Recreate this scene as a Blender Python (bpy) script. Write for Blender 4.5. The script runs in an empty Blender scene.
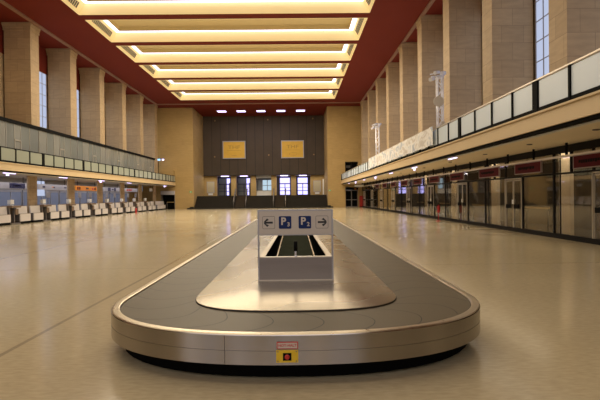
import bpy, bmesh, math, random
from mathutils import Matrix, Vector
random.seed(7)
C = bpy.context.scene.collection
PI = math.pi

# ------------------------------------------------------------------ materials
def new_mat(name):
    m = bpy.data.materials.new(name); m.use_nodes = True
    nt = m.node_tree
    return m, nt, nt.nodes['Principled BSDF']

def plain(name, col, rough=.5, metal=0., spec=.5, var=0., scale=3., emit=None, es=0., alpha=None):
    m, nt, b = new_mat(name)
    b.inputs['Base Color'].default_value = (*col, 1)
    b.inputs['Roughness'].default_value = rough
    b.inputs['Metallic'].default_value = metal
    b.inputs['Specular IOR Level'].default_value = spec
    if var > 0:
        tc = nt.nodes.new('ShaderNodeTexCoord'); nz = nt.nodes.new('ShaderNodeTexNoise')
        nz.inputs['Scale'].default_value = scale; nz.inputs['Detail'].default_value = 4
        nt.links.new(tc.outputs['Object'], nz.inputs['Vector'])
        mx = nt.nodes.new('ShaderNodeMix'); mx.data_type = 'RGBA'
        mx.inputs[6].default_value = (*[c*(1-var) for c in col], 1)
        mx.inputs[7].default_value = (*[min(1, c*(1+var)) for c in col], 1)
        nt.links.new(nz.outputs['Fac'], mx.inputs[0])
        nt.links.new(mx.outputs[2], b.inputs['Base Color'])
    if emit:
        b.inputs['Emission Color'].default_value = (*emit, 1)
        b.inputs['Emission Strength'].default_value = es
    return m

def stone_mat(name, c1, c2, mortar, bw=.95, bh=.62, rough=.65, var=.22):
    m, nt, b = new_mat(name)
    uv = nt.nodes.new('ShaderNodeTexCoord')
    br = nt.nodes.new('ShaderNodeTexBrick')
    br.inputs['Scale'].default_value = 1
    br.inputs['Brick Width'].default_value = bw; br.inputs['Row Height'].default_value = bh
    br.inputs['Mortar Size'].default_value = .009; br.inputs['Mortar Smooth'].default_value = .3
    br.inputs['Color1'].default_value = (*c1, 1); br.inputs['Color2'].default_value = (*c2, 1)
    br.inputs['Mortar'].default_value = (*mortar, 1)
    nt.links.new(uv.outputs['UV'], br.inputs['Vector'])
    mp = nt.nodes.new('ShaderNodeMapping'); mp.inputs['Scale'].default_value = (1.3, 6, 1)
    nt.links.new(uv.outputs['UV'], mp.inputs['Vector'])
    nz = nt.nodes.new('ShaderNodeTexNoise'); nz.inputs['Scale'].default_value = 1.1; nz.inputs['Detail'].default_value = 7
    nt.links.new(mp.outputs['Vector'], nz.inputs['Vector'])
    cr = nt.nodes.new('ShaderNodeValToRGB')
    cr.color_ramp.elements[0].position = .3; cr.color_ramp.elements[0].color = (1-var, 1-var, 1-var, 1)
    cr.color_ramp.elements[1].position = .7; cr.color_ramp.elements[1].color = (1+var*.3, 1+var*.3, 1+var*.3, 1)
    nt.links.new(nz.outputs['Fac'], cr.inputs['Fac'])
    mu = nt.nodes.new('ShaderNodeMix'); mu.data_type = 'RGBA'; mu.blend_type = 'MULTIPLY'
    mu.inputs[0].default_value = 1
    nt.links.new(br.outputs['Color'], mu.inputs[6]); nt.links.new(cr.outputs['Color'], mu.inputs[7])
    nt.links.new(mu.outputs[2], b.inputs['Base Color'])
    b.inputs['Roughness'].default_value = rough
    return m

def emis(name, col, s):
    m = bpy.data.materials.new(name); m.use_nodes = True
    nt = m.node_tree; nt.nodes.clear()
    o = nt.nodes.new('ShaderNodeOutputMaterial'); e = nt.nodes.new('ShaderNodeEmission')
    e.inputs['Color'].default_value = (*col, 1); e.inputs['Strength'].default_value = s
    nt.links.new(e.outputs[0], o.inputs['Surface'])
    return m

def glass_mat(name, tint, rough=.03, fac_add=.0):
    m = bpy.data.materials.new(name); m.use_nodes = True
    nt = m.node_tree; nt.nodes.clear()
    o = nt.nodes.new('ShaderNodeOutputMaterial')
    t = nt.nodes.new('ShaderNodeBsdfTransparent'); t.inputs['Color'].default_value = (*tint, 1)
    g = nt.nodes.new('ShaderNodeBsdfGlossy'); g.inputs['Roughness'].default_value = rough
    lw = nt.nodes.new('ShaderNodeLayerWeight'); lw.inputs['Blend'].default_value = .5
    pw = nt.nodes.new('ShaderNodeMath'); pw.operation = 'POWER'; pw.inputs[1].default_value = 4.0
    nt.links.new(lw.outputs['Facing'], pw.inputs[0])
    ad = nt.nodes.new('ShaderNodeMath'); ad.operation = 'ADD'; ad.use_clamp = True; ad.inputs[1].default_value = fac_add
    nt.links.new(pw.outputs[0], ad.inputs[0])
    mx = nt.nodes.new('ShaderNodeMixShader')
    nt.links.new(ad.outputs[0], mx.inputs[0]); nt.links.new(t.outputs[0], mx.inputs[1]); nt.links.new(g.outputs[0], mx.inputs[2])
    nt.links.new(mx.outputs[0], o.inputs['Surface'])
    return m

def floor_mat():
    m, nt, b = new_mat('polished_floor')
    tc = nt.nodes.new('ShaderNodeTexCoord')
    def noise(scale, detail, mapscale=(1, 1, 1)):
        mp = nt.nodes.new('ShaderNodeMapping'); mp.inputs['Scale'].default_value = mapscale
        nt.links.new(tc.outputs['Object'], mp.inputs['Vector'])
        n = nt.nodes.new('ShaderNodeTexNoise'); n.inputs['Scale'].default_value = scale; n.inputs['Detail'].default_value = detail
        nt.links.new(mp.outputs['Vector'], n.inputs['Vector']); return n
    big = noise(.35, 4); fine = noise(9, 5, (1, 3, 1))
    mx = nt.nodes.new('ShaderNodeMix'); mx.data_type = 'RGBA'
    mx.inputs[6].default_value = (.50, .415, .262, 1); mx.inputs[7].default_value = (.595, .508, .335, 1)
    nt.links.new(big.outputs['Fac'], mx.inputs[0])
    m2 = nt.nodes.new('ShaderNodeMix'); m2.data_type = 'RGBA'; m2.blend_type = 'MULTIPLY'; m2.inputs[0].default_value = 1
    cr = nt.nodes.new('ShaderNodeValToRGB')
    cr.color_ramp.elements[0].position = .3; cr.color_ramp.elements[0].color = (.86, .85, .83, 1)
    cr.color_ramp.elements[1].position = .7; cr.color_ramp.elements[1].color = (1.04, 1.04, 1.04, 1)
    nt.links.new(fine.outputs['Fac'], cr.inputs['Fac'])
    nt.links.new(mx.outputs[2], m2.inputs[6]); nt.links.new(cr.outputs['Color'], m2.inputs[7])
    # expansion joints: lines along the hall and across it
    sx = nt.nodes.new('ShaderNodeSeparateXYZ'); nt.links.new(tc.outputs['Object'], sx.inputs[0])
    last = None
    for out, pos, w in ((0, -3.05, .03), (0, -8.0, .035), (0, -13.0, .04), (1, 11.06, .012), (1, 26.0, .02), (1, 41.0, .03)):
        cmpn = nt.nodes.new('ShaderNodeMath'); cmpn.operation = 'COMPARE'
        cmpn.inputs[1].default_value = pos; cmpn.inputs[2].default_value = w
        nt.links.new(sx.outputs[out], cmpn.inputs[0])
        if last is None: last = cmpn
        else:
            a = nt.nodes.new('ShaderNodeMath'); a.operation = 'MAXIMUM'
            nt.links.new(last.outputs[0], a.inputs[0]); nt.links.new(cmpn.outputs[0], a.inputs[1]); last = a
    sc = nt.nodes.new('ShaderNodeMath'); sc.operation = 'MULTIPLY'; sc.inputs[1].default_value = .42
    nt.links.new(last.outputs[0], sc.inputs[0])
    m3 = nt.nodes.new('ShaderNodeMix'); m3.data_type = 'RGBA'
    nt.links.new(sc.outputs[0], m3.inputs[0]); nt.links.new(m2.outputs[2], m3.inputs[6])
    m3.inputs[7].default_value = (.10, .08, .06, 1)
    nt.links.new(m3.outputs[2], b.inputs['Base Color'])
    b.inputs['Roughness'].default_value = .22
    rr = nt.nodes.new('ShaderNodeMapRange'); rr.inputs[3].default_value = .14; rr.inputs[4].default_value = .19
    nt.links.new(big.outputs['Fac'], rr.inputs[0]); nt.links.new(rr.outputs[0], b.inputs['Roughness'])
    b.inputs['Specular IOR Level'].default_value = .5
    bp = nt.nodes.new('ShaderNodeBump'); bp.inputs['Strength'].default_value = .018; bp.inputs['Distance'].default_value = .01
    wv = noise(1.2, 2, (1, .35, 1)); nt.links.new(wv.outputs['Fac'], bp.inputs['Height'])
    nt.links.new(bp.outputs[0], b.inputs['Normal'])
    return m

def brushed(name, col, rough, mapscale, amt=.12, detail=6):
    m, nt, b = new_mat(name)
    tc = nt.nodes.new('ShaderNodeTexCoord'); mp = nt.nodes.new('ShaderNodeMapping')
    mp.inputs['Scale'].default_value = mapscale
    nt.links.new(tc.outputs['Object'], mp.inputs['Vector'])
    n = nt.nodes.new('ShaderNodeTexNoise'); n.inputs['Scale'].default_value = 1; n.inputs['Detail'].default_value = detail
    nt.links.new(mp.outputs['Vector'], n.inputs['Vector'])
    mx = nt.nodes.new('ShaderNodeMix'); mx.data_type = 'RGBA'
    mx.inputs[6].default_value = (*[c*(1-amt*1.5) for c in col], 1); mx.inputs[7].default_value = (*[c*(1+amt) for c in col], 1)
    nt.links.new(n.outputs['Fac'], mx.inputs[0]); nt.links.new(mx.outputs[2], b.inputs['Base Color'])
    rr = nt.nodes.new('ShaderNodeMapRange'); rr.inputs[3].default_value = rough*.75; rr.inputs[4].default_value = rough*1.25
    nt.links.new(n.outputs['Fac'], rr.inputs[0]); nt.links.new(rr.outputs[0], b.inputs['Roughness'])
    b.inputs['Metallic'].default_value = 1
    return m

def banner_mat():
    m, nt, b = new_mat('printed_banner_cloth')
    tc = nt.nodes.new('ShaderNodeTexCoord'); mp = nt.nodes.new('ShaderNodeMapping')
    mp.inputs['Scale'].default_value = (1, .55, 1.1)
    nt.links.new(tc.outputs['Object'], mp.inputs['Vector'])
    n = nt.nodes.new('ShaderNodeTexNoise'); n.inputs['Scale'].default_value = 1.5; n.inputs['Detail'].default_value = 5; n.inputs['Distortion'].default_value = 1.2
    nt.links.new(mp.outputs['Vector'], n.inputs['Vector'])
    cr = nt.nodes.new('ShaderNodeValToRGB'); e = cr.color_ramp.elements
    e[0].position = .3; e[0].color = (.34, .42, .56, 1)
    e[1].position = .75; e[1].color = (.86, .85, .84, 1)
    a = e.new(.43); a.color = (.60, .62, .64, 1)
    a = e.new(.5); a.color = (.86, .85, .82, 1)
    a = e.new(.64); a.color = (.58, .53, .47, 1)
    nt.links.new(n.outputs['Fac'], cr.inputs['Fac']); nt.links.new(cr.outputs[0], b.inputs['Base Color'])
    b.inputs['Roughness'].default_value = .7
    return m

M = {}
M['floor'] = floor_mat()
M['stone'] = stone_mat('travertine_blocks', (.48, .345, .195), (.415, .295, .165), (.27, .19, .105), 1.0, .78, var=.14)
M['stone_end'] = stone_mat('yellow_travertine', (.445, .30, .115), (.40, .268, .10), (.375, .25, .093), 1.5, .75, var=.10)
M['stone_low'] = stone_mat('pilaster_stone', (.42, .30, .17), (.36, .25, .14), (.2, .14, .08), .6, .8)
M['red'] = plain('oxblood_ceiling_paint', (.165, .022, .012), .8, spec=.2, var=.06, scale=.5)
M['ceil_trim'] = plain('ceiling_trim_paint', (.30, .17, .115), .6)
M['cream'] = plain('coffer_cream_glow', (.84, .67, .31), .6, emit=(1, .78, .36), es=.30)  # emission imitates tube light falling on the cream sides
M['cream_dim'] = plain('coffer_inner_panel', (.66, .53, .27), .6, emit=(1, .78, .36), es=.05)  # faint emission stands in for light bounced onto the inner panel
M['post_steel'] = plain('post_steel', (.40, .385, .39), .35, .5)
M['chute_wall'] = plain('chute_wall', (.46, .385, .29), .4, .4)
M['steel_chute'] = brushed('chute_steel', (.30, .26, .23), .35, (1, 1, 40), .08)
M['tube'] = emis('fluorescent_tubes', (.92, .84, 1.0), 2.8)
M['vent'] = plain('vent_dark', (.05, .045, .04), .6)
M['fascia'] = plain('balcony_fascia_cream', (.66, .50, .28), .55, var=.04, scale=.6)
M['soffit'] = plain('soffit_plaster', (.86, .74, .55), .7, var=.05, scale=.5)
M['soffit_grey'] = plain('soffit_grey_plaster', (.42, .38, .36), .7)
M['black'] = plain('black_metal', (.008, .008, .008), .7, spec=.04)
M['black_matte'] = plain('black_rubber', (.004, .004, .004), .9, spec=.02)
M['rail'] = plain('pale_handrail', (.62, .55, .45), .35, .6)
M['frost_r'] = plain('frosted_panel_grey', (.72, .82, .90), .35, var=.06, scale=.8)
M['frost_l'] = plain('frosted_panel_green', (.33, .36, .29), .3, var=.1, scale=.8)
M['screen_a'] = plain('screen_glass_grey', (.19, .205, .20), .16, var=.25, scale=.4)
M['screen_b'] = plain('screen_glass_pale', (.245, .25, .235), .18, var=.2, scale=.4)
M['screen_frame'] = plain('screen_mullion', (.36, .34, .30), .4, .3)
M['steel'] = brushed('brushed_steel', (.50, .43, .355), .30, (30, 30, 1.5))
M['steel_top'] = brushed('rim_top_steel', (.54, .46, .34), .30, (12, 12, 12))
M['steel_band'] = brushed('reflection_streaked_band', (.37, .345, .33), .19, (2.6, 2.6, .4), .30, 2)  # broad tone streaks in the colour imitate reflected highlights on the band
M['island'] = brushed('island_steel', (.25, .205, .14), .27, (.9, .7, .5), .06, 1)
M['belt'] = plain('rubber_plates', (.115, .092, .054), .5, var=.16, scale=1.2, spec=.25)
M['band_seam'] = plain('band_seam', (.24, .21, .19), .3, 1.)
M['seam'] = plain('plate_gap', (.018, .016, .013), .6)
M['sign_white'] = plain('sign_white', (.56, .49, .41), .45)
M['sign_blue'] = plain('sign_blue', (.010, .026, .11), .55, spec=.2)
M['sign_ink'] = plain('sign_ink', (.018, .016, .016), .45)
M['white'] = plain('white_paint', (.78, .77, .74), .45)
M['yellow'] = plain('yellow_plate', (.72, .47, .02), .45, var=.1, scale=30)
M['red_plastic'] = plain('red_plastic', (.50, .03, .02), .4)
M['red_bright'] = plain('red_enamel', (.42, .014, .012), .4)
M['dark_frame'] = plain('dark_bronze_frame', (.012, .010, .009), .6, .0, spec=.1)
M['shop_glass'] = glass_mat('shopfront_glass', (.80, .77, .71), .03, .06)
M['door_frame'] = plain('light_aluminium', (.52, .46, .36), .35, .5)
M['dark_wall'] = plain('dark_brown_cladding', (.088, .068, .050), .7, spec=.15, var=.15, scale=.7)
M['dark_seam'] = plain('cladding_joint', (.015, .012, .010), .7)
M['stair'] = plain('dark_stone_steps', (.026, .022, .017), .7, spec=.15, var=.2, scale=3)
M['carpet'] = plain('brown_runner', (.055, .042, .031), .9, spec=.1)
M['gold'] = plain('gold_board', (.72, .44, .045), .55, var=.12, scale=1.5)
M['gold_ink'] = plain('gold_board_ink', (.46, .26, .035), .5)
M['win_end'] = emis('bright_daylight_pane', (.50, .46, 1.0), 2.0)
M['win_end_soft'] = emis('dull_daylight_pane', (.62, .82, .95), .75)
M['win_high'] = emis('high_window_daylight', (.48, .54, .72), .95)
M['lamp_cool'] = emis('cool_lamp', (.72, .60, 1.0), 3)
M['lamp_exit'] = emis('blue_exit_lamp', (.35, .65, .95), 1.6)
M['violet_frame'] = plain('window_frame_dark', (.03, .025, .06), .5)
M['desk_white'] = plain('desk_white_laminate', (.66, .61, .58), .45, var=.05, scale=2)
M['desk_brown'] = plain('desk_brown_laminate', (.20, .135, .085), .5, var=.15, scale=4)
M['desk_grey'] = plain('desk_steel_grey', (.20, .18, .17), .4, .5)
M['paper'] = plain('white_paper', (.75, .74, .72), .6)
M['office_glass'] = plain('office_glazing_blue', (.16, .18, .25), .2, emit=(.42, .50, .72), es=.12, var=.2, scale=.5)
M['office_frame'] = plain('office_frame', (.36, .36, .40), .4)
M['office_wall'] = plain('office_wall', (.30, .28, .26), .7)
M['navy'] = plain('navy_sign', (.012, .014, .07), .4)
M['orange'] = plain('orange_sign', (.72, .24, .012), .4)
M['sign_grey'] = plain('grey_sign', (.40, .385, .40), .4)
M['sign_red'] = plain('dark_red_sign', (.085, .008, .012), .7, spec=.1)
M['sign_red_edge'] = plain('sign_edge', (.26, .19, .17), .5)
M['text_red'] = plain('red_letters', (.5, .05, .04), .5)
M['banner'] = banner_mat()
M['alu'] = plain('aluminium', (.80, .79, .84), .35, .3)
M['disc'] = plain('pale_disc', (.55, .50, .42), .5)
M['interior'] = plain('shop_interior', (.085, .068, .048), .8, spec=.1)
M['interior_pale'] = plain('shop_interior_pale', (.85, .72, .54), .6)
M['wood'] = plain('pale_wood_rail', (.48, .33, .13), .4)
M['notice'] = plain('notice_board', (.46, .40, .27), .5)
M['green'] = plain('green_exit', (.03, .28, .10), .4, emit=(.05, .5, .2), es=.25)
M['pit'] = plain('pit_dark', (.006, .006, .005), .95, spec=.0)
M['feed_belt'] = plain('feed_belt', (.038, .042, .030), .95, spec=.0, var=.2, scale=4)
M['brass'] = plain('worn_brass_strip', (.34, .22, .10), .45, .5)

# ------------------------------------------------------------------ mesh builder
class MB:
    def __init__(s):
        s.bm = bmesh.new(); s.mats = []
    def mi(s, m):
        if m not in s.mats: s.mats.append(m)
        return s.mats.index(m)
    def face(s, pts, m=None, smooth=False):
        vs = [s.bm.verts.new(p) for p in pts]
        f = s.bm.faces.new(vs); f.smooth = smooth
        if m: f.material_index = s.mi(m)
        return f
    def box(s, x0, x1, y0, y1, z0, z1, m=None):
        if x0 > x1: x0, x1 = x1, x0
        if y0 > y1: y0, y1 = y1, y0
        if z0 > z1: z0, z1 = z1, z0
        v = [s.bm.verts.new(p) for p in ((x0,y0,z0),(x1,y0,z0),(x1,y1,z0),(x0,y1,z0),(x0,y0,z1),(x1,y0,z1),(x1,y1,z1),(x0,y1,z1))]
        for q in ((0,3,2,1),(4,5,6,7),(0,1,5,4),(1,2,6,5),(2,3,7,6),(3,0,4,7)):
            f = s.bm.faces.new([v[i] for i in q])
            if m: f.material_index = s.mi(m)
        return s
    def hexa(s, lo, hi, m=None):
        v = [s.bm.verts.new(p) for p in list(lo)+list(hi)]
        for q in ((0,3,2,1),(4,5,6,7),(0,1,5,4),(1,2,6,5),(2,3,7,6),(3,0,4,7)):
            f = s.bm.faces.new([v[i] for i in q])
            if m: f.material_index = s.mi(m)
        return s
    def bar(s, a, b, r, n=8, r2=None, m=None):
        a = Vector(a); b = Vector(b); d = (b-a).normalized()
        u = d.orthogonal().normalized(); w = d.cross(u)
        r2 = r if r2 is None else r2
        A, B = [], []
        for i in range(n):
            t = 2*PI*i/n; o = u*math.cos(t)+w*math.sin(t)
            A.append(s.bm.verts.new(a+o*r)); B.append(s.bm.verts.new(b+o*r2))
        for i in range(n):
            j = (i+1) % n
            f = s.bm.faces.new((A[i], A[j], B[j], B[i])); f.smooth = True
            if m: f.material_index = s.mi(m)
        for f in (s.bm.faces.new(list(reversed(A))), s.bm.faces.new(B)):
            if m: f.material_index = s.mi(m)
        return s
    def lathe(s, prof, c=(0,0,0), n=16, m=None, axis='z'):
        rings = []
        for r, h in prof:
            ring = []
            for i in range(n):
                t = 2*PI*i/n
                p = (r*math.cos(t), r*math.sin(t), h)
                if axis == 'y': p = (p[0], p[2], p[1])
                ring.append(s.bm.verts.new((c[0]+p[0], c[1]+p[1], c[2]+p[2])))
            rings.append(ring)
        for k in range(len(rings)-1):
            for i in range(n):
                j = (i+1) % n
                f = s.bm.faces.new((rings[k][i], rings[k][j], rings[k+1][j], rings[k+1][i])); f.smooth = True
                if m: f.material_index = s.mi(m)
        for ring in (rings[0], rings[-1]):
            try:
                f = s.bm.faces.new(ring)
                if m: f.material_index = s.mi(m)
            except Exception: pass
        return s
    def build(s, name, mat=None, parent=None, origin=(0,0,0), bevel=0, kind=None, label=None):
        bm = s.bm
        bmesh.ops.recalc_face_normals(bm, faces=bm.faces)
        if bevel:
            es = [e for e in bm.edges if len(e.link_faces) == 2 and e.calc_face_angle(0) > .6]
            bmesh.ops.bevel(bm, geom=es, offset=bevel, segments=2, profile=.6, affect='EDGES', clamp_overlap=True)
        uvl = bm.loops.layers.uv.new('UVMap')
        for f in bm.faces:
            n = f.normal
            ax = max(range(3), key=lambda i: abs(n[i]))
            for l in f.loops:
                p = l.vert.co
                l[uvl].uv = (p.y+.37, p.z) if ax == 0 else (p.x, p.z) if ax == 1 else (p.x, p.y)
        if tuple(origin) != (0, 0, 0):
            bmesh.ops.translate(bm, verts=bm.verts, vec=-Vector(origin))
        me = bpy.data.meshes.new(name); bm.to_mesh(me); bm.free()
        for m in (s.mats or [mat]): me.materials.append(M[m] if isinstance(m, str) else m)
        o = bpy.data.objects.new(name, me); C.objects.link(o)
        if parent: o.parent = parent
        else: o.location = origin
        if kind: o['kind'] = kind
        if label: o['label'] = label
        return o

def tag(o, label, cat, group=None):
    o['label'] = label; o['category'] = cat
    if group: o['group'] = group
    return o

def thing(name, label, cat, loc=(0,0,0), group=None, rz=0):
    o = bpy.data.objects.new(name, None); C.objects.link(o)
    o.location = loc; o.rotation_euler = (0, 0, rz); o.empty_display_size = .2
    return tag(o, label, cat, group)

def structure(name, loc=(0,0,0)):
    o = bpy.data.objects.new(name, None); C.objects.link(o); o.location = loc; o['kind'] = 'structure'
    return o

def copy_tree(o, parent=None):
    c = o.copy(); C.objects.link(c)
    if parent: c.parent = parent
    for ch in list(o.children): copy_tree(ch, c)
    return c

def lettering(name, s, size, mat, parent, loc, rot=(PI/2,0,0), bold=0., align='CENTER', ext=.001, xs=1.):
    cu = bpy.data.curves.new(name, 'FONT'); cu.body = s; cu.size = size; cu.align_x = align; cu.align_y = 'CENTER'
    cu.offset = bold; cu.extrude = ext; cu.resolution_u = 3
    t = bpy.data.objects.new(name+'_tmp', cu); C.objects.link(t)
    bpy.context.view_layer.update()
    me = bpy.data.meshes.new_from_object(t.evaluated_get(bpy.context.evaluated_depsgraph_get()))
    bpy.data.objects.remove(t); bpy.data.curves.remove(cu)
    me.name = name; me.materials.clear(); me.materials.append(M[mat])
    o = bpy.data.objects.new(name, me); C.objects.link(o); o.parent = parent
    o.location = loc; o.rotation_euler = rot; o.scale = (xs, 1, 1)
    return o

ORD = ['first','second','third','fourth','fifth','sixth','seventh','eighth','ninth','tenth','eleventh','twelfth','thirteenth','fourteenth','fifteenth','sixteenth','seventeenth','eighteenth','nineteenth','twentieth']

# ------------------------------------------------------------------ dimensions of the hall
HC = 14.2            # ceiling height
XL, XR = -18.7, 9.0  # column faces
FL, FR = -16.7, 6.48 # balcony edges
ZS, ZF, ZP = 3.27, 3.77, 4.66   # soffit, balcony floor, parapet top
YB, YE = -8.0, 68.0  # back and end of the hall
SH = 9.4             # right-hand shopfront
COLS_L = [34.7+6.1*i for i in range(6)]
COLS_R = [15.85+6.02*i for i in range(9)]

# ------------------------------------------------------------------ shell
MB().box(-24.5, 13.5, YB, 82, -.2, 0).build('floor', 'floor', kind='structure')

cof = [28.5+5.86*k for k in range(6)]
CX0, CX1, CLN = -14.6, 5.25, 4.82
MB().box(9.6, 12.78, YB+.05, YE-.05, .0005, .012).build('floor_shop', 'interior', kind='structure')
ce = MB()
xs = [-21.3, CX0, CX1, 11.9]
ysl = [YB] + [v for y in cof for v in (y, y+CLN)] + [76.4]
for i in range(3):
    for j in range(len(ysl)-1):
        if i == 1 and j % 2 == 1: continue
        ce.box(xs[i], xs[i+1], ysl[j], ysl[j+1], HC, HC+.12)
ce.build('ceiling', 'red', kind='structure')
MB().box(-18.55, -18.27, YB, 65.0, HC-.10, HC-.001).build('trim_1', 'ceil_trim', kind='structure')
MB().box(8.9, 9.16, YB, 65.0, HC-.10, HC-.001).build('trim_2', 'ceil_trim', kind='structure')
MB().box(-18.55, 9.16, 65.0, 65.3, HC-.10, HC-.001).build('trim_3', 'ceil_trim', kind='structure')

# walls of the hall
w = MB(); w.box(-21.3, -20.7, YB, YE, 12.0, HC); w.build('wall_left_top', 'red', kind='structure')
w = MB(); w.box(-21.3, -20.7, YB, YE, ZF+.001, 12.0); w.build('wall_left', 'stone', kind='structure')
w = MB(); w.box(11.0, 11.6, YB, YE, 12.0, HC); w.build('wall_right_top', 'red', kind='structure')
w = MB(); w.box(11.0, 11.6, YB, YE, ZF+.001, 12.0); w.build('wall_right', 'stone', kind='structure')
MB().box(-24.5, 13.5, YB-.4, YB, 0, HC+.12).build('wall_back', 'stone_end', kind='structure')
for q, xw_ in enumerate((-13.5, -9.2, -4.9, -.6, 3.7)):
    t = structure(f'window_{80+q}', (xw_, YB+.02, .6))
    f = MB()
    for k in range(4): f.box(-1.3+k*.867-.04, -1.3+k*.867+.04, 0, .08, 0, 7.5)
    for k in range(6): f.box(-1.3, 1.3, 0, .07, k*1.5-.04, k*1.5+.04)
    f.build('frame', 'office_frame', t)
    MB().box(-1.3, 1.3, .01, .03, 0, 7.5).build('panes', 'win_high', t)
MB().box(-24.1, -23.7, YB, YE, 0, ZS).build('wall_left_lower', 'office_wall', kind='structure')
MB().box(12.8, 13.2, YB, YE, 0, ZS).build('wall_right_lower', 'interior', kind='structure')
# two massive end piers that frame the recess; door openings left free at their outer foot
e = MB(); e.box(-16.8, -14.2, YE, 76.0, 0, HC); e.box(-21.3, -16.8, YE, 76.0, 2.55, HC); e.box(-24.1, -18.75, YE, 76.0, 0, 2.55)
e.build('wall_end_left', 'stone_end', kind='structure')
e = MB(); e.box(4.62, 7.1, YE, 76.0, 0, HC); e.box(7.1, 8.9, YE, 76.0, 2.85, 4.0); e.box(7.1, 8.9, YE, 76, 6.4, HC)
e.box(8.9, 11.9, YE, 76, 0, HC); e.box(11.9, 13.2, YE, 76, 0, ZF)
e.build('wall_end_right', 'stone_end', kind='structure')

# dark clad wall in the recess
e = MB(); e.box(-14.2, 4.62, 75.5, 75.9, 5.0, HC, 'dark_wall')
for i in range(1, 14):
    x = -14.2+i*1.345
    e.box(x-.03, x+.03, 75.485, 75.5, 5.0, HC, 'dark_seam')
e.box(-14.2, 4.62, 75.47, 75.5, 4.93, 5.02, 'dark_seam')
e.build('wall_end', None, kind='structure')

# landing and steps (a wide dark flight with two brown runners)
st = MB()
nst = 12
for i in range(nst):
    y0 = 68.0+i*.215
    st.box(-14.19, 4.61, y0, 70.7, .15*i, .15*(i+1))
MB().box(-14.19, 4.61, 70.71, 82, 0, 1.8).build('floor_landing', 'stair', kind='structure')
st.box(-15.0, -14.19, 67.3, 67.98, 0, .16); st.box(-14.7, -14.19, 67.6, 67.98, .16, .32)
st.box(4.61, 5.3, 67.3, 67.98, 0, .16); st.box(4.61, 5.0, 67.6, 67.98, .16, .32)
st.box(-14.19, 4.61, 67.3, 68.0, 0, .16)
steps = thing('entrance_steps', 'wide flight of dark stone steps up to the far doors', 'steps', (-4.8, 68, 0))
SO = (-4.8, 68, 0)
st.build('flight', 'stair', steps, SO)
for k, (xc, side) in enumerate(((-7.8, 'left'), (-2.2, 'right'))):
    r = MB()
    for i in range(nst):
        y0 = 68.0+i*.215
        r.box(xc-.62, xc+.62, y0-.025, 70.68 if i == nst-1 else y0+.215, .15*(i+1)+.002, .15*(i+1)+.02)
        r.box(xc-.62, xc+.62, y0-.025, y0-.003, .15*i+.02, .15*(i+1)+.02)
    r.build('runner', 'carpet', steps, SO, label='brown runner')
    for sgn, nm in ((-1, 'left'), (1, 'right')):
        hx = xc+sgn*.85+4.8
        b = MB(); b.bar((hx, -.1, .95), (hx, 2.5, 2.75), .07); b.bar((hx, 2.5, 2.75), (hx, 3.3, 2.75), .07)
        b.bar((hx, -.05, .55), (hx, 2.5, 2.3), .03)
        hr = b.build('handrail', 'desk_grey', steps)
        for yy, zz in ((.0, .15), (1.25, .9), (2.6, 1.8)):
            b = MB(); b.bar((hx, yy+.03, zz), (hx, yy+.03, zz+.92), .05); b.build('post', 'desk_grey', hr)

# vestibule behind the recess: stone piers, ceiling, outer wall
for n, (a, b_) in enumerate(((-14.19, -12.24), (-10.0, -9.2), (-6.95, -6.1), (-3.7, -2.85), (-.6, .2), (2.44, 4.61))):
    nm = ['outermost left', 'second from the left', 'third from the left', 'third from the right', 'second from the right', 'outermost right'][n]
    tag(MB().box(a, b_, 76.0, 76.9, 1.8, 4.999).build('entrance_pier', 'stone_end'), f'yellow stone pier between the far doors, {nm}', 'pillar', 'piers between the far doors')
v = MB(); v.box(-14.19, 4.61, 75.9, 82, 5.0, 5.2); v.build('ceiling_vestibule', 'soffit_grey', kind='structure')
MB().box(-14.5, 4.9, 80.6, 81, 1.8, 5.0).build('wall_vestibule_back', 'interior', kind='structure')
MB().box(-14.5, -14.2, 77, 80.6, 1.8, 5.0).build('wall_vestibule_left', 'interior', kind='structure')
MB().box(4.62, 4.9, 77, 80.6, 1.8, 5.0).build('wall_vestibule_right', 'interior', kind='structure')

def end_door(n, x0, x1, mode):
    d = structure(f'door_{n}', ((x0+x1)/2, 79.5, 1.8))
    W = (x1-x0)/2
    f = MB()
    for xx in (-W, W): f.box(xx-.07, xx+.07, -.08, .08, 0, 2.95)
    f.box(-W, W, -.08, .08, 2.87, 3.0); f.box(-W, W, -.08, .08, 1.85, 2.0); f.box(-.06, .06, -.08, .08, 0, 1.85)
    f.box(-W, W, -.07, .07, 0, .12); f.box(-W, W, -.06, .06, .72, .82); f.box(-W, W, -.06, .06, 1.28, 1.34)
    f.build('frame', 'violet_frame', d)
    if mode == 'bright':
        for a, b_, z0, z1 in ((-W, 0, .1, 1.87), (0, W, .1, 1.87), (-W, W, 1.98, 2.88)):
            MB().box(a+.06, b_-.06, .0, .02, z0, z1).build('pane', 'win_end', d)
    else:
        MB().box(-W+.06, W*.35, .0, .02, .1, 2.88).build('pane', 'screen_a', d)
        MB().box(W*.4, W-.06, .0, .02, .1, 1.87).build('pane', 'win_end', d)
        MB().box(W*.4, W-.06, .0, .02, 1.98, 2.88).build('pane', 'win_end', d)
        for sx in (-1, 1):
            MB().hexa([(sx*W*.9-.03, -1.0, 0), (sx*W*.9+.03, -1.0, 0), (sx*W+.03, -.1, 0), (sx*W-.03, -.1, 0)],
                      [(sx*W*.9-.03, -1.0, 2.1), (sx*W*.9+.03, -1.0, 2.1), (sx*W+.03, -.1, 2.1), (sx*W-.03, -.1, 2.1)]).build('leaf', 'desk_grey', d)
end_door(1, -12.55, -10.55, 'partial'); end_door(2, -9.35, -7.3, 'partial')
end_door(3, -2.5, -.75, 'bright'); end_door(4, .42, 2.15, 'bright')
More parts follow.
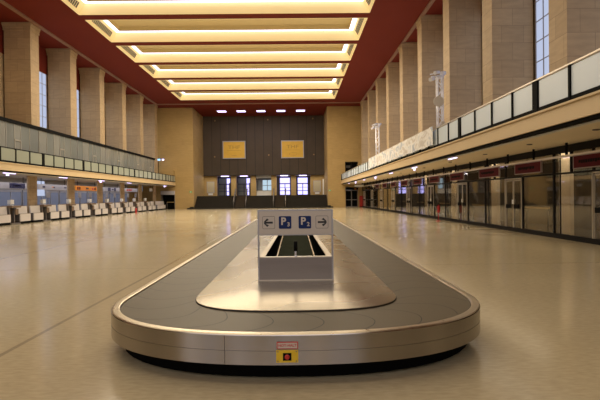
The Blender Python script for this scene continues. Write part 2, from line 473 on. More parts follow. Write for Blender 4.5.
# kiosk in the middle opening
t = thing('reception_counter', 'white counter below the bright window in the central far opening', 'counter', (-4.9, 77.2, 1.8))
MB().box(-1.2, 1.2, -.3, .3, 0, .74).build('counter_body', 'white', t)
MB().box(-1.2, 1.2, -.36, .36, .74, .80).build('counter_top', 'notice', t)
t = structure('window_1', (-4.9, 78.3, 1.8))
f = MB()
for xx in (-1.25, -.35, .45, 1.25): f.box(xx-.05, xx+.05, -.05, .05, .8, 2.6)
f.box(-1.25, 1.25, -.05, .05, 2.5, 2.62); f.box(-1.25, 1.25, -.05, .05, .75, .85); f.box(-.35, 1.25, -.05, .05, 1.6, 1.68)
f.build('frame', 'office_frame', t)
MB().box(-.3, .42, .0, .02, .85, 2.5).build('pane', 'win_end_soft', t); MB().box(.48, 1.2, .0, .02, .85, 2.5).build('pane', 'win_end_soft', t)
MB().box(-1.2, -.4, .0, .02, .85, 2.5).build('pane', 'screen_a', t)
tag(MB().box(-6.1, -3.7, 76.4, 76.8, 4.55, 4.999).build('pelmet_panel', 'white'), 'pale lintel panel over the central far opening', 'panel')
for n, (x, nm) in enumerate(((-11.1, 'first'), (-8.1, 'second'), (-1.7, 'third'), (1.3, 'fourth'))):
    tag(MB().box(x-.6, x+.6, 76.9, 77.3, 4.88, 5.0).build('vestibule_lamp', 'lamp_cool'), f'cool ceiling lamp over the {nm} far door opening from the left', 'lamp', 'lamps over the far doors')
# notice boards on the outer piers
for x, nm in ((-13.2, 'left'), (3.5, 'right')):
    t = thing('notice_board', f'pale framed notice board on the {nm} outermost pier by the far doors', 'board', (x, 75.98, 2.3), 'notice boards by the far doors')
    MB().box(-.58, .58, -.06, 0, 0, 1.75).build('frame', 'office_frame', t)
    MB().box(-.5, .5, -.075, -.06, .08, 1.67).build('panel', 'notice', t)
    MB().box(-.35, .35, -.1, 0, -.35, -.05).build('shelf', 'white', t)
t = thing('side_screen', 'narrow white screen between the right notice board and the right end pier', 'screen', (4.45, 75.7, 1.8))
MB().box(-.1, .1, -.1, .1, 0, 2.5).build('panel', 'white', t); MB().box(-.14, .14, -.12, .12, 0, .06).build('base', 'desk_grey', t)
# gold boards
for x, nm, tilt in ((-9.38, 'left', 0), (-.3, 'right', 0)):
    t = thing('gold_board', f'golden framed board on the dark far wall, the {nm} one of the two', 'board', (x, 75.5, 8.95), 'golden boards on the dark wall')
    f = MB()
    for (a, b_, c, d) in ((-1.78, 1.78, 1.25, 1.38), (-1.78, 1.78, -1.38, -1.25), (-1.78, -1.65, -1.25, 1.25), (1.65, 1.78, -1.25, 1.25)): f.box(a, b_, -.22, -.01, c, d)
    f.build('frame', 'office_frame', t)
    MB().box(-1.65, 1.65, -.16, -.01, -1.25, 1.25).build('panel', 'gold', t)
    lettering('lettering', 'THF', .78, 'gold_ink', t, (0, -.165, .38), xs=1.35)
    b = MB(); b.box(-1.1, 1.1, -.17, -.16, -.12, -.08)
    if nm == 'right':
        
        for q in range(28):
            a0, a1 = 2*PI*q/28, 2*PI*(q+1)/28
            b.bar((.1+.62*math.cos(a0), -.166, -.72+.22*math.sin(a0)), (.1+.62*math.cos(a1), -.166, -.72+.22*math.sin(a1)), .025, 4)
    else: b.box(-.4, .4, -.17, -.16, -.95, -.88)
    b.build('drawing_lines', 'gold_ink', t)
for x, z, nm in ((-12.4, 7.9, 'left of the left golden board'), (-4.0, 8.1, 'midway between the golden boards'), (3.0, 8.1, 'right of the right golden board'),
                 (-12.3, 13.5, 'near the top left corner'), (-4.1, 13.6, 'at top centre'), (2.9, 13.7, 'near the top right corner')):
    t = thing('wall_spot', f'tiny spot lamp on the dark far wall, {nm}', 'lamp', (x, 75.48, z), 'tiny spots on the dark far wall')
    MB().lathe([(.05, 0), (.11, -.1), (.11, -.16)], n=10, axis='y').build('housing', 'brass', t)
# ceiling lights in the recess
for i, x in enumerate((-10.55, -7.73, -4.83, -1.92, .95)):
    t = thing('recess_ceiling_light', f'square white ceiling light before the dark far wall, {ORD[i]} from the left of five', 'lamp', (x, 70.9, HC), 'five ceiling lights before the dark wall')
    MB().box(-.72, .72, -.72, .72, -.06, -.002).build('frame', 'ceil_trim', t)
    MB().box(-.62, .62, -.62, .62, -.08, -.06).build('diffuser', 'lamp_cool', t)
# green exit signs on the end piers
for x, z, nm in ((-14.6, 2.4, 'left'), (4.9, 2.4, 'right')):
    t = thing('exit_sign', f'small green exit sign on the {nm} yellow stone end pier', 'sign', (x, YE, z), 'green exit signs on the end piers')
    MB().box(-.16, .16, -.05, -.002, -.09, .09).build('panel', 'green', t)
    MB().box(-.05, .05, -.056, -.05, -.05, .05).build('pictogram', 'white', t)

# ------------------------------------------------------------------ columns
def column(x0, x1, y0, label, face):
    t = thing('stone_column', label, 'column', ((x0+x1)/2, y0+.57, ZF), 'stone columns along the hall')
    hx, hy, h = (x1-x0)/2, .57, HC-ZF
    z0 = 0.0
    MB().box(-hx, hx, -hy, hy, z0, h-.55).build('shaft', 'stone', t)
    f = MB(); f.box(-hx-.05, hx+.05, -hy-.05, hy+.05, h-.55, h-.45)
    f.hexa([(-hx-.03,-hy-.03,h-.45),(hx+.03,-hy-.03,h-.45),(hx+.03,hy+.03,h-.45),(-hx-.03,hy+.03,h-.45)],
           [(-hx-.10,-hy-.10,h-.12),(hx+.10,-hy-.10,h-.12),(hx+.10,hy+.10,h-.12),(-hx-.10,hy+.10,h-.12)])
    f.box(-hx-.10, hx+.10, -hy-.10, hy+.10, h-.12, h-.005)
    f.build('capital', 'stone', t)
for i, y in enumerate(COLS_L):
    column(XL-1.87, XL, y, f"tall travertine column on the left balcony, {ORD[i]} from the photo's left edge", 1)
for i, y in enumerate(COLS_R):
    column(XR, XR+1.87, y, f"tall travertine column on the right balcony, {ORD[i]} from the photo's right edge", -1)

# high windows between the columns
n = 2
def high_window(x, yc, side):
    global n
    t = structure(f'window_{n}', (x, yc, 7.6)); n += 1
    s = 1 if side == 'left' else -1
    f = MB()
    for k in range(8): f.box(0, s*.08, -2.3+k*.657-.022, -2.3+k*.657+.022, -3.7, 4.4)
    for k in range(10): f.box(0, s*.07, -2.3, 2.3, -3.7+k*.9-.02, -3.7+k*.9+.02)
    f.build('frame', 'office_frame', t)
    MB().box(s*.02, s*.045, -2.3, 2.3, -3.7, 4.4).build('panes', 'win_high', t)
for y in COLS_L: high_window(-20.69, y+3.62, 'left')
for y in COLS_R[:-1]: high_window(10.99, y+3.58, 'right')
high_window(10.99, COLS_R[0]-2.42, 'right')

# ------------------------------------------------------------------ balconies
for side, xf, xw in (('left', FL, -24.1), ('right', FR, 13.2)):
    s = 1 if side == 'left' else -1     # direction towards the hall
    t = thing('balcony', f'long cream balcony along the {side} side of the hall', 'balcony', (xf, 30, ZS), 'balconies along the hall')
    y0, y1 = YB-30+.01, YE-30-.005
    MB().box(0, -s*.35, y0, y1, .04, ZF-ZS-.05).build('fascia', 'fascia', t)
    MB().box(s*.05, -s*.35, y0, y1, ZF-ZS-.05, ZF-ZS).build('edge_lip', 'fascia', t)
    MB().box(-s*.06, -s*.30, y0, y1, -.03, .04).build('shadow_gap', 'black', t)
    MB().box(-s*.30, -s*.42, y0, y1, -.06, .05).build('light_trough', 'white', t)
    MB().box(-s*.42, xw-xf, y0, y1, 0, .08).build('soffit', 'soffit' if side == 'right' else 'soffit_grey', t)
    MB().box(-s*.35, (xw-xf), y0, y1, .38, ZF-ZS-.001).build('slab', 'soffit', t)

def balustrade(xf, y0, npan, length, mat, s, label):
    t = thing('glass_balustrade', label, 'balustrade', (xf-s*.06, y0, ZF), 'panelled balustrade sections')
    pl = length/npan
    for k in range(npan):
        y = k*pl
        wd = .13 if k == 0 else .04
        MB().box(-.05, .05, y if k == 0 else y-wd, y+(2 if k == 0 else 1)*wd, 0, .86).build('post', 'black', t)
        MB().box(-.015, .015, y+(2 if k == 0 else 1)*wd+.01, y+pl-.05, .13, .83).build('panel', mat, t)
    MB().box(-.035, .035, 0, length-.005, .03, .12).build('bottom_rail', 'black', t)
    MB().box(-.045, .045, 0, length-.005, .86, .90).build('handrail', 'rail' if s < 0 else 'black', t)
    return t
posts_l = [20.08+6.12*k for k in range(8)]
for k, y in enumerate(posts_l):
    ln = min(6.12, YE-.02-y)
    if y+ln < 27: continue
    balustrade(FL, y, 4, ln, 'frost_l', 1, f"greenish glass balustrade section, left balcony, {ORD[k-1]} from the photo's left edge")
posts_r = [6.86+6.02*k for k in range(11)]
for k, y in enumerate(posts_r):
    ln = min(6.02, YE-.02-y)
    if ln < .5: continue
    nm = f"{ORD[k]} from the photo's right edge"
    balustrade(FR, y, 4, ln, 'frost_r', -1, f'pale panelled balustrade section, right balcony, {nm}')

# banner hung over the right balustrade
t = thing('printed_banner', 'long pale banner with faded print hung over the right balcony balustrade', 'banner', (FR-.06, 22.3, ZF))
b = MB(); N = 64; L = 19.4
prev = None
for i in range(N+1):
    y = L*i/N; d = .025*math.sin(i*1.7)+.015*math.sin(i*.63)
    col = []
    for j, z in enumerate((.13, .37, .63, .92, 1.0)):
        col.append(b.bm.verts.new((-.03-abs(d)*(1.3-j*.25), y, z+(.02*math.sin(i*.9) if j in (0, 4) else 0))))
    if prev:
        for j in range(4):
            f = b.bm.faces.new((prev[j], col[j], col[j+1], prev[j+1])); f.smooth = True
    prev = col
b.build('cloth', 'banner', t)
b = MB(); b.bar((-.02, 0, 1.0), (-.02, L, 1.0), .02, 6); b.build('top_cord', 'rail', t)

# left mezzanine screen of glazed bays
k = 0
for i, y in enumerate([22.6+6.1*j for j in range(7)]):
    y1 = min(y+6.1, 63.2)
    if y1 < 29.5: continue
    t = thing('glazed_screen', f"grey glazed partition bay, left balcony, {ORD[i-1]} from the photo's left edge", 'partition', (-18.25, y, ZF), 'glazed partition bays on the left balcony')
    ln = y1-y-.06; edges = [0, .17, .35, .50, .62, .80, 1.0]
    for j in range(6):
        a, b_ = edges[j]*ln, edges[j+1]*ln
        MB().box(-.02, .02, a+.03, b_-.03, .06, 2.78).build('pane', ['screen_a', 'screen_a', 'screen_b', 'screen_a', 'screen_b', 'screen_a'][(j+i) % 6], t)
    f = MB()
    for j in range(6): f.box(-.04, .04, edges[j]*ln-.025, edges[j]*ln+.025, 0, 2.8)
    f.build('mullions', 'screen_frame', t)
    f = MB(); f.box(-.05, .06, edges[3]*ln-.03, edges[3]*ln+.06, 0, 1.75); f.box(-.05, .06, edges[4]*ln-.06, edges[4]*ln+.03, 0, 1.75); f.box(-.05, .06, edges[3]*ln, edges[4]*ln, 1.68, 1.78)
    f.build('door_frame', 'screen_frame', t)
    MB().box(-.12, .12, 0, ln, 2.78, 3.0).build('top_rail', 'black', t)
t = thing('exit_lamp', 'small blue lit exit lamp at the far end of the left glazed partition', 'lamp', (-18.6, 66.9, 6.75))
MB().box(-.35, .1, -.06, .06, 0, .25).build('lit_panel', 'lamp_exit', t); MB().box(.35, .6, -.06, .06, .02, .22).build('lamp_head', 'lamp_cool', t)
MB().bar((-.4, 0, .3), (.65, 0, .3), .03, 6).build('bracket', 'black', t)
MB().box(-.2, -.14, -.04, .04, -2.98, .3).build('post', 'black', t)
tag(MB().box(-18.6, FL-.12, 67.2, 67.95, ZF, 5.5).build('end_parapet_block', 'stone_end'), 'low yellow stone block at the far end of the left balcony', 'stone block')

# lamps below the balcony edges
for i, y in enumerate((29.8, 36.7, 43.9, 51.2, 65.2)):
    t = thing('edge_lamp', f"bright strip lamp under the left balcony edge, {ORD[i]} from the photo's left edge", 'lamp', (FL-.75, y, ZS), 'strip lamps under the balcony edges')
    MB().box(-.07, .07, -.65, .65, -.04, 0).build('housing', 'white', t)
    MB().box(-.05, .05, -.6, .6, -.07, -.04).build('tube', 'lamp_cool', t)
    if i % 2 == 0: MB().bar((.0, -.2, -.07), (.0, -.2, -.2), .07, 10, .09).build('spot', 'lamp_cool', t)
for i, y in enumerate((20.9, 27.6, 34.3, 41.0, 47.7, 54.4, 61.0)):
    t = thing('edge_lamp', f"bright strip lamp under the right balcony edge, {ORD[i]} from the photo's right edge", 'lamp', (FR+.36, y, ZS-.06), 'strip lamps under the balcony edges')
    MB().box(-.05, .05, -.55, .55, -.03, 0).build('housing', 'white', t)
    MB().box(-.04, .04, -.5, .5, -.06, -.03).build('tube', 'lamp_cool', t)
    if i % 2 == 1: MB().box(-.04, .04, -.07, .07, -.2, -.06).build('spot', 'lamp_cool', t)
# small dark downlights in the right soffit
i = 0
for y in (12.6, 16.2, 20.0, 24.5, 29.5, 36.0):
    t = thing('recessed_downlight', f"small dark downlight in the right soffit, {ORD[i]} from the photo's right edge", 'lamp', (7.9, y, ZS), 'downlights in the right soffit'); i += 1
    MB().lathe([(.09, -.002), (.09, -.03), (.06, -.03), (.05, -.012)], n=14).build('ring', 'desk_grey', t)
    MB().bar((0, 0, -.003), (0, 0, -.012), .05, 12).build('bulb_recess', 'black', t)

# ------------------------------------------------------------------ coffer lights in the ceiling
def coffer(y0, label):
    t = thing('ceiling_coffer', label, 'ceiling light', ((CX0+CX1)/2, y0+CLN/2, HC), 'coffer lights across the red ceiling')
    hx, hy = (CX1-CX0)/2, CLN/2
    z1, ins = .72, .42
    ox, oy = hx-ins, hy-.08      # top of the sloping sides
    f = MB()
    lo = [(-hx,-hy,0),(hx,-hy,0),(hx,hy,0),(-hx,hy,0)]; hi = [(-ox,-oy,z1),(ox,-oy,z1),(ox,oy,z1),(-ox,oy,z1)]
    for i in range(4):
        j = (i+1) % 4
        f.face([lo[i], lo[j], hi[j], hi[i]])
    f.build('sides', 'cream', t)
    f = MB(); f.box(-hx-.02, hx+.02, -hy-.05, -hy, -.015, .03); f.box(-hx-.02, hx+.02, hy, hy+.05, -.015, .03)
    f.box(-hx-.05, -hx, -hy, hy, -.015, .03); f.box(hx, hx+.05, -hy, hy, -.015, .03)
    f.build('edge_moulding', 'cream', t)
    wt = .34
    f = MB()
    for (a, b_, c, d) in ((-ox, ox, oy-wt, oy), (-ox, ox, -oy, -oy+wt), (-ox, -ox+wt, -oy+wt, oy-wt), (ox-wt, ox, -oy+wt, oy-wt)):
        f.box(a, b_, c, d, z1+.02, z1+.05)
    f.build('light_strip', 'tube', t)
    f = MB()
    f.box(-ox+wt, ox-wt, -oy+wt, oy-wt, z1+.35, z1+.4)
    for (a, b_, c, d) in ((-ox+wt, ox-wt, oy-wt-.04, oy-wt), (-ox+wt, ox-wt, -oy+wt, -oy+wt+.04)): f.box(a, b_, c, d, z1, z1+.36)
    for (a, b_, c, d) in ((-ox+wt, -ox+wt+.04, -oy+wt, oy-wt), (ox-wt-.04, ox-wt, -oy+wt, oy-wt)): f.box(a, b_, c, d, z1, z1+.36)
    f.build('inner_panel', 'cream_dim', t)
    for sgn in (-1, 1):     # slotted air grilles in both end slopes
        f = MB()
        for k in range(14):
            yy = -1.7+k*.25
            xa, xb = sgn*(hx-ins*.25-.012), sgn*(hx-ins*.75-.012)
            za, zb = z1*.25, z1*.75
            f.face([(xa, yy, za), (xa, yy+.18, za), (xb, yy+.18, zb), (xb, yy, zb)])
        f.build('air_grille', 'vent', t)
    return t
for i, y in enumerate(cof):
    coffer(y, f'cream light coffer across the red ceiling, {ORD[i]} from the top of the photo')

# ------------------------------------------------------------------ right side: shopfront
MOD = 6.33
sh0 = 17.45
dn, wn = 5, n+1
for k in range(-1, 8):
    yb = sh0+k*MOD
    ye = min(yb+MOD, YE-.02)
    if yb > YE-1: break
    t = structure(f'window_{wn}', (SH, yb, 0)); wn += 1
    ln = ye-yb
    f = MB()
    f.box(-.035, .035, -.045, .045, 0, ZS-.01)                       # main post
    if ln > 5: f.box(-.03, .03, 4.0-.035, 4.0+.035, 0, ZS-.01)
    f.box(-.02, .02, -.42, -.38, 0, ZS-.01)
    f.box(-.07, .06, 0, ln, 0, .17)
    f.box(-.05, .05, 0, ln, 2.27, 2.33)
    f.box(-.07, .07, 0, ln, 3.02, ZS-.01)
    f.box(-.035, .035, 2.36, 2.42, 0, 2.3); f.box(-.05, .05, 5.2, 5.24, 2.3, 3.1) if ln > 5.3 else None
    f.build('frame', 'dark_frame', t)
    if ln > 5:
        for a, b_ in ((.07, 2.36), (4.08, ln-.07)):
            MB().box(-.008, .008, a, b_, .1, 2.27).build('pane', 'shop_glass', t)
        MB().box(-.008, .008, .07, ln-.07, 2.33, 3.02).build('top_pane', 'shop_glass', t)
        d = structure(f'door_{dn}', (SH, yb+2.42, 0)); dn += 1
        f = MB()
        f.box(-.06, .03, 0, .05, .02, 2.27); f.box(-.06, .03, 1.55, 1.60, .02, 2.27); f.box(-.06, .03, 0, 1.6, 2.22, 2.27); f.box(-.06, .03, 0, 1.6, .02, .07)
        f.build('frame', 'door_frame', d)
        for q in (0, 1):
            l = MB(); a, b_ = .06+.745*q, .79+.745*q
            l.box(-.04, .0, a, a+.04, .08, 2.2); l.box(-.04, .0, b_-.04, b_, .08, 2.2); l.box(-.04, 0, a, b_, .08, .14); l.box(-.04, 0, a, b_, 2.15, 2.2)
            lf = l.build('leaf', 'door_frame', d)
            MB().box(-.02, -.01, a+.04, b_-.04, .14, 2.15).build('pane', 'shop_glass', lf)
            MB().box(-.09, -.05, a+.2, b_-.12, .98, 1.16).build('push_plate', 'black', lf)
        MB().box(-.055, -.045, .74, .9, 1.17, 1.36).build('notice', 'paper', d)
# rail in front of the shopfront that carries the red signs
t = thing('sign_rail', 'long pale horizontal rail hung along the right shopfront under the soffit', 'rail', (SH-.42, 30, 2.8))
MB().box(-.03, .03, -30, 37.9, 0, .07).build('rail', 'rail', t)
for k in range(25):
    y = -18.5+k*2.2
    MB().box(-.03, .03, y-.03, y+.03, .07, ZS-2.8).build('hanger', 'black', t)
for i, (yc, hl) in enumerate(((14.15, 1.2), (18.4, 1.05), (22.1, 1.15), (26.5, 1.1), (30.8, 1.1), (35.0, 1.1), (39.2, 1.1), (43.6, 1.1), (47.9, 1.1), (52.2, 1.1))):
    t = thing('hanging_sign', f"dark red hanging sign, right shopfront, {ORD[i]} from the photo's right edge", 'sign', (SH-.5, yc, 2.8), 'red signs along the right shopfront')
    f = MB(); f.box(-.03, .03, -hl, hl, -.43, -.40); f.box(-.03, .03, -hl, hl, -.03, -.0); f.box(-.03, .03, -hl, -hl+.03, -.4, -.03); f.box(-.03, .03, hl-.03, hl, -.4, -.03)
    f.build('edge', 'sign_red_edge', t)
    MB().box(-.02, .02, -hl+.03, hl-.03, -.40, -.03).build('panel', 'sign_red', t)
    f = MB(); rnd = random.Random(i)
    y = hl*.75
    while y > -hl*.5:
        wd = rnd.uniform(.04, .12); f.box(-.025, -.02, y-wd, y, -.26+rnd.uniform(-.02, .02), -.16); y -= wd+.03
    f.build('faded_lettering', 'black', t)
# interior of the shops: pale columns, back rail
for i, y in enumerate([17.5+6.33*j for j in range(8)]):
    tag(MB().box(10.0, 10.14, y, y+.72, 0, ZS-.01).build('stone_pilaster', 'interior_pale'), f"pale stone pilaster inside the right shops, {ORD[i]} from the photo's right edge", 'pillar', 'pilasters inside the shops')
for i, y in enumerate([19.33+6.33*j for j in range(5)]):
    t = thing('shop_grab_rail', f"pale wooden rail behind right shopfront glass, {ORD[i]} from the photo's right edge", 'rail', (10.2, y, 0), 'wooden rails behind the shop glass')
    MB().box(-.03, .03, 0, 2.0, .97, 1.05).build('rail', 'wood', t)
    for yy in (.1, 1.9): MB().box(-.025, .025, yy-.025, yy+.025, 0, .97).build('leg', 'dark_frame', t)

# fire extinguishers
def extinguisher(loc, label, post):
    t = thing('fire_extinguisher', label, 'fire extinguisher', loc, 'fire extinguishers on the floor')
    zb = .52 if post else .10
    MB().lathe([(.05, zb), (.09, zb+.02), (.10, zb+.07), (.10, zb+.36), (.07, zb+.44), (.035, zb+.48)], n=18).build('cylinder', 'red_bright', t)
    b = MB(); b.box(-.03, .03, -.05, .05, zb+.48, zb+.53); b.box(-.015, .015, -.02, .13, zb+.53, zb+.56); b.build('valve', 'black', t)
    b = MB(); b.bar((-.05, -.05, zb+.5), (-.13, -.05, zb+.36), .018, 6); b.bar((-.13, -.05, zb+.36), (-.13, -.04, zb+.12), .018, 6); b.build('hose', 'black', t)
    b = MB(); b.box(-.1025, -.098, -.045, .045, zb+.14, zb+.28); b.build('instruction_label', 'paper', t)
    b = MB()
    if post: b.bar((.0, .0, .02), (0, 0, zb), .025, 8)
    b.lathe([(.15, 0), (.15, .03), (.03, .05 if post else zb)], n=16); b.build('stand', 'red_bright', t)
extinguisher((8.7, 29.3, 0), 'red fire extinguisher on a stand before the right shopfront', True)
extinguisher((-17.1, 52.2, 0), 'red fire extinguisher on the floor before the left check-in desks', False)

# right end of hall: dark double door, red post, board, upper window
d = structure('door_20', (8.0, YE+.5, 0))
f = MB(); f.box(-.9, -.8, -.1, .1, 0, 2.4); f.box(.8, .9, -.1, .1, 0, 2.4); f.box(-.9, .9, -.1, .1, 2.3, 2.42); f.box(-.06, .06, -.08, .08, 0, 2.3); f.box(-.8, .8, -.06, .06, 1.0, 1.1); f.box(-.8, .8, -.06, .06, 0, .12)
f.build('frame', 'desk_grey', d)
for a in (-.8, .06): MB().box(a, a+.74, -.01, .01, .1, 2.3).build('pane', 'pit', d)
t = thing('door_sign', 'dark board with a small orange light over the right end door', 'sign', (8.0, YE, 2.46))
MB().box(-.88, .88, -.12, -.002, 0, .26).build('panel', 'pit', t); MB().box(.35, .6, -.14, -.12, .05, .18).build('orange_panel', 'orange', t)
t = structure('window_50', (8.0, YE+.4, 4.05))
f = MB()
for xx in (-.85, 0, .85): f.box(xx-.06, xx+.06, -.08, .08, 0, 2.32)
f.box(-.9, .9, -.08, .08, 2.2, 2.32); f.box(-.9, .9, -.08, .08, 1.3, 1.4); f.build('frame', 'dark_frame', t)
MB().box(-.85, .85, -.01, .01, 0, 2.3).build('pane', 'pit', t)
MB().box(-.75, -.15, -.1, -.03, 1.5, 1.85).build('green_sign', 'vent', t)
t = thing('red_cabinet', 'tall red hydrant cabinet by the far right door', 'cabinet', (9.18, YE-.6, 0))
MB().box(-.2, .2, -.15, .15, .1, 1.6).build('body', 'red_bright', t); MB().box(-.16, .16, -.165, -.15, .2, 1.5).build('door', 'red_plastic', t); MB().box(-.18, .18, -.12, .12, 0, .1).build('plinth', 'black', t)
t = thing('blank_sign', 'white sign panel under the soffit above the far right shop door', 'sign', (8.6, YE-4, ZS))
MB().box(-.7, .5, -.04, .04, -.5, -.22).build('panel', 'white', t)
for xx in (-.5, .3): MB().box(xx-.015, xx+.015, -.015, .015, -.22, -.002).build('hanger', 'black', t)

# lighting trusses on the right balcony
def truss(x, y, h, big, label):
    t = thing('lighting_truss', label, 'truss', (x, y, ZF), 'lighting trusses on the right balcony')
    a = .13
    b = MB()
    for sx in (-a, a):
        for sy in (-a, a): b.bar((sx, sy, 0.04), (sx, sy, h), .035, 8)
    b.build('chords', 'alu', t)
    b = MB(); k = 0; z = .1
    while z < h-.4:
        sg = 1 if k % 2 else -1
        for s_ in (-a, a):
            b.bar((s_, -a*sg, z), (s_, a*sg, z+.4), .018, 6); b.bar((-a*sg, s_, z), (a*sg, s_, z+.4), .018, 6)
        z += .4; k += 1
    b.build('lattice', 'alu', t)
    MB().box(-.5, .5, -.5, .5, 0, .04).build('base_plate', 'alu', t)
    b = MB(); b.bar((-.5, -.2, h-.12), (.35, .2, h+.1), .035, 8); b.bar((-.5, -.05, h+.05), (.35, .3, h+.26), .03, 8); b.build('cross_arm', 'alu', t)
    for q, (dx, dy, dz) in enumerate(((-.42, -.2, -.2), (-.15, -.1, .16), (.12, .1, -.02), (.28, .25, .22))):
        L = MB(); L.bar((dx+.12, dy+.1, h+dz+.02), (dx-.16, dy-.12, h+dz-.08), .075, 12, .10); L.build('spotlight', 'alu', t)
    if big:
        L = MB(); L.lathe([(.27, 0), (.27, .04)], (-.12, -.22, 2.63), 28, axis='y'); L.build('round_disc', 'disc', t)
        L = MB(); L.box(.02, .2, -.2, -.15, .9, 1.6); L.build('hanging_board', 'disc', t)
truss(7.55, 25.0, 4.0, True, 'nearer aluminium lighting truss with a pale disc on the right balcony')
truss(7.6, 44.2, 4.2, False, 'farther aluminium lighting truss on the right balcony behind the banner')

# ------------------------------------------------------------------ left side: check-in hall under the balcony
for i, y in enumerate([28.1+6.0*j for j in range(7)]):
    if y < 30: continue
    tag(MB().box(XL-.10, XL-.0, y+.05, y+1.22, 0, ZS-.001).build('stone_pilaster', 'stone_low'), f"stone pilaster behind the left check-in desks, {ORD[i-1]} from the photo's left edge", 'pillar', 'pilasters behind the check-in desks')
# office fronts with blue glazing
wn = 60
for i, y in enumerate([26.6+6.0*j for j in range(6)]):
    t = structure(f'window_{wn}', (-21.6, y, 0)); wn += 1
    f = MB(); 
    for q in range(5): f.box(-.05, .05, q*1.45-.04, q*1.45+.04, 0, 2.35)
    f.box(-.06, .06, 0, 5.8, 2.2, 2.36); f.box(-.06, .06, 0, 5.8, .0, .5)
    f.build('frame', 'office_frame', t)
    for q in range(4): MB().box(-.01, .01, q*1.45+.05, q*1.45+1.4, .5, 2.2).build('pane', 'office_glass', t)
    MB().box(-.12, .06, 0, 5.98, 2.36, ZS-.001).build('upper_panel', 'office_wall', t)
    if i == 2: MB().box(.07, .1, 2.05, 3.2, 1.9, 3.15).build('bright_pane', 'win_high', t)
MB().box(-21.9, -21.5, 62.6, YE-.01, 0, ZS-.001).build('wall_left_far', 'stone_end', kind='structure')
def overhead_sign(y0, y1, panel, marks, label):
    t = thing('overhead_sign', label, 'sign', (-20.0, (y0+y1)/2, 2.38), 'overhead signs above the check-in desks')
    hl = (y1-y0)/2
    MB().box(-.06, .06, -hl, hl, 0, .43).build('panel', panel, t)
    for (a, b_, z0, z1, m) in marks: MB().box(.06, .068, -hl+a*2*hl, -hl+b_*2*hl, z0, z1).build('printed_field', m, t)
    for yy in (-hl*.8, hl*.8): MB().box(-.015, .015, yy-.015, yy+.015, .43, ZS-2.38-.001).build('hanger', 'black', t)
overhead_sign(30.0, 36.5, 'sign_grey', [(.62, .92, .03, .40, 'navy'), (.655, .665, .1, .33, 'white'), (.70, .83, .17, .26, 'sign_grey'), (.875, .885, .1, .33, 'white')], 'grey overhead sign with a navy field, leftmost above the check-in desks')
overhead_sign(37.9, 42.7, 'sign_grey', [(.12, .20, .15, .28, 'navy'), (.42, .50, .18, .26, 'orange'), (.47, .53, .15, .24, 'navy'), (.66, .78, .14, .28, 'office_frame'), (.86, .95, .15, .26, 'navy')], 'grey overhead sign with small coloured marks above the check-in desks')
overhead_sign(44.25, 49.0, 'orange', [(.06, .12, .08, .34, 'sign_red'), (.15, .20, .08, .34, 'sign_red'), (.46, .58, .16, .30, 'sign_ink'), (.75, .82, .1, .32, 'text_red'), (.86, .93, .1, .32, 'sign_red')], 'orange overhead sign above the check-in desks')
overhead_sign(50.7, 55.2, 'sign_grey', [(.25, .42, .03, .40, 'navy'), (.50, .60, .15, .28, 'navy'), (.64, .76, .03, .40, 'navy')], 'grey overhead sign with two navy fields above the check-in desks')
overhead_sign(56.9, 61.5, 'sign_grey', [(.15, .26, .1, .34, 'text_red'), (.29, .40, .1, .34, 'text_red'), (.43, .52, .1, .34, 'text_red')], 'grey overhead sign with red letters above the check-in desks')
t = thing('blank_sign', 'blank white sign hanging under the far end of the left balcony', 'sign', (-18.9, 64.5, 2.5))
MB().box(-.05, .05, -1.3, 1.3, 0, .38).build('panel', 'white', t)
for yy in (-1, 1): MB().box(-.015, .015, yy-.015, yy+.015, .38, ZS-2.5-.001).build('hanger', 'black', t)

# check-in units
def baggage_unit(y0, L, label):
    t = thing('baggage_drop_unit', label, 'check-in desk', (-18.1, y0+L/2, 0), 'white baggage drop units of the check-in row')
    h = L/2
    MB().box(-.55, -.03, -h+.03, h-.03, 0, .15).build('plinth', 'black', t)
    MB().box(-.55, -.06, -h+.02, h-.02, .15, .62).build('conveyor_body', 'desk_grey', t)
    MB().box(-.06, 0, -h, h, .16, .65).build('front_panel', 'desk_white', t, bevel=.008)
    MB().box(-.52, -.08, -h+.08, h-.08, .62, .655).build('belt', 'black_matte', t)
    MB().hexa([(-.30, -h, .66), (-.22, -h, .66), (-.22, h, .66), (-.30, h, .66)],
              [(-.34, -h, 1.17), (-.26, -h, 1.17), (-.26, h, 1.17), (-.34, h, 1.17)]).build('back_panel', 'desk_white', t)
    MB().box(-.35, -.25, -h, h, 1.17, 1.19).build('cap_strip', 'desk_brown', t)
    MB().box(-.065, .005, -h, h, .65, .67).build('edge_strip', 'desk_brown', t)
    return t
def counter(y0, label):
    t = thing('check_in_counter', label, 'check-in counter', (-18.08, y0, 0), 'check-in counters between the baggage units')
    h = .52
    MB().box(-.6, .05, -h, h, 1.08, 1.22).build('worktop', 'desk_brown', t, bevel=.01)
    for yy in (-.42, .1): MB().box(-.35, -.15, yy-.05, yy+.05, .1, 1.08).build('leg', 'desk_grey', t)
    MB().box(-.5, -.1, .12, .48, .62, 1.0).build('drawer_box', 'desk_brown', t)
    MB().box(-.6, 0, -h, h, 0, .1).build('base', 'desk_grey', t)
    MB().box(-.56, -.5, -h+.05, h-.05, .1, 1.08).build('back_board', 'interior', t)
    return t
def monitor(y0, label):
    t = thing('monitor', label, 'monitor', (-18.36, y0-.1, 1.22), 'monitors on the check-in counters')
    MB().box(-.14, .14, -.12, .12, 0, .025).build('foot', 'white', t)
    MB().bar((0, 0, .02), (0, 0, .1), .04, 8).build('stem', 'white', t)
    MB().hexa([(-.12, -.15, .08), (.12, -.2, .08), (.12, .2, .08), (-.12, .15, .08)], [(-.12, -.13, .36), (.12, -.2, .38), (.12, .2, .38), (-.12, .13, .36)]).build('casing', 'white', t, bevel=.01)
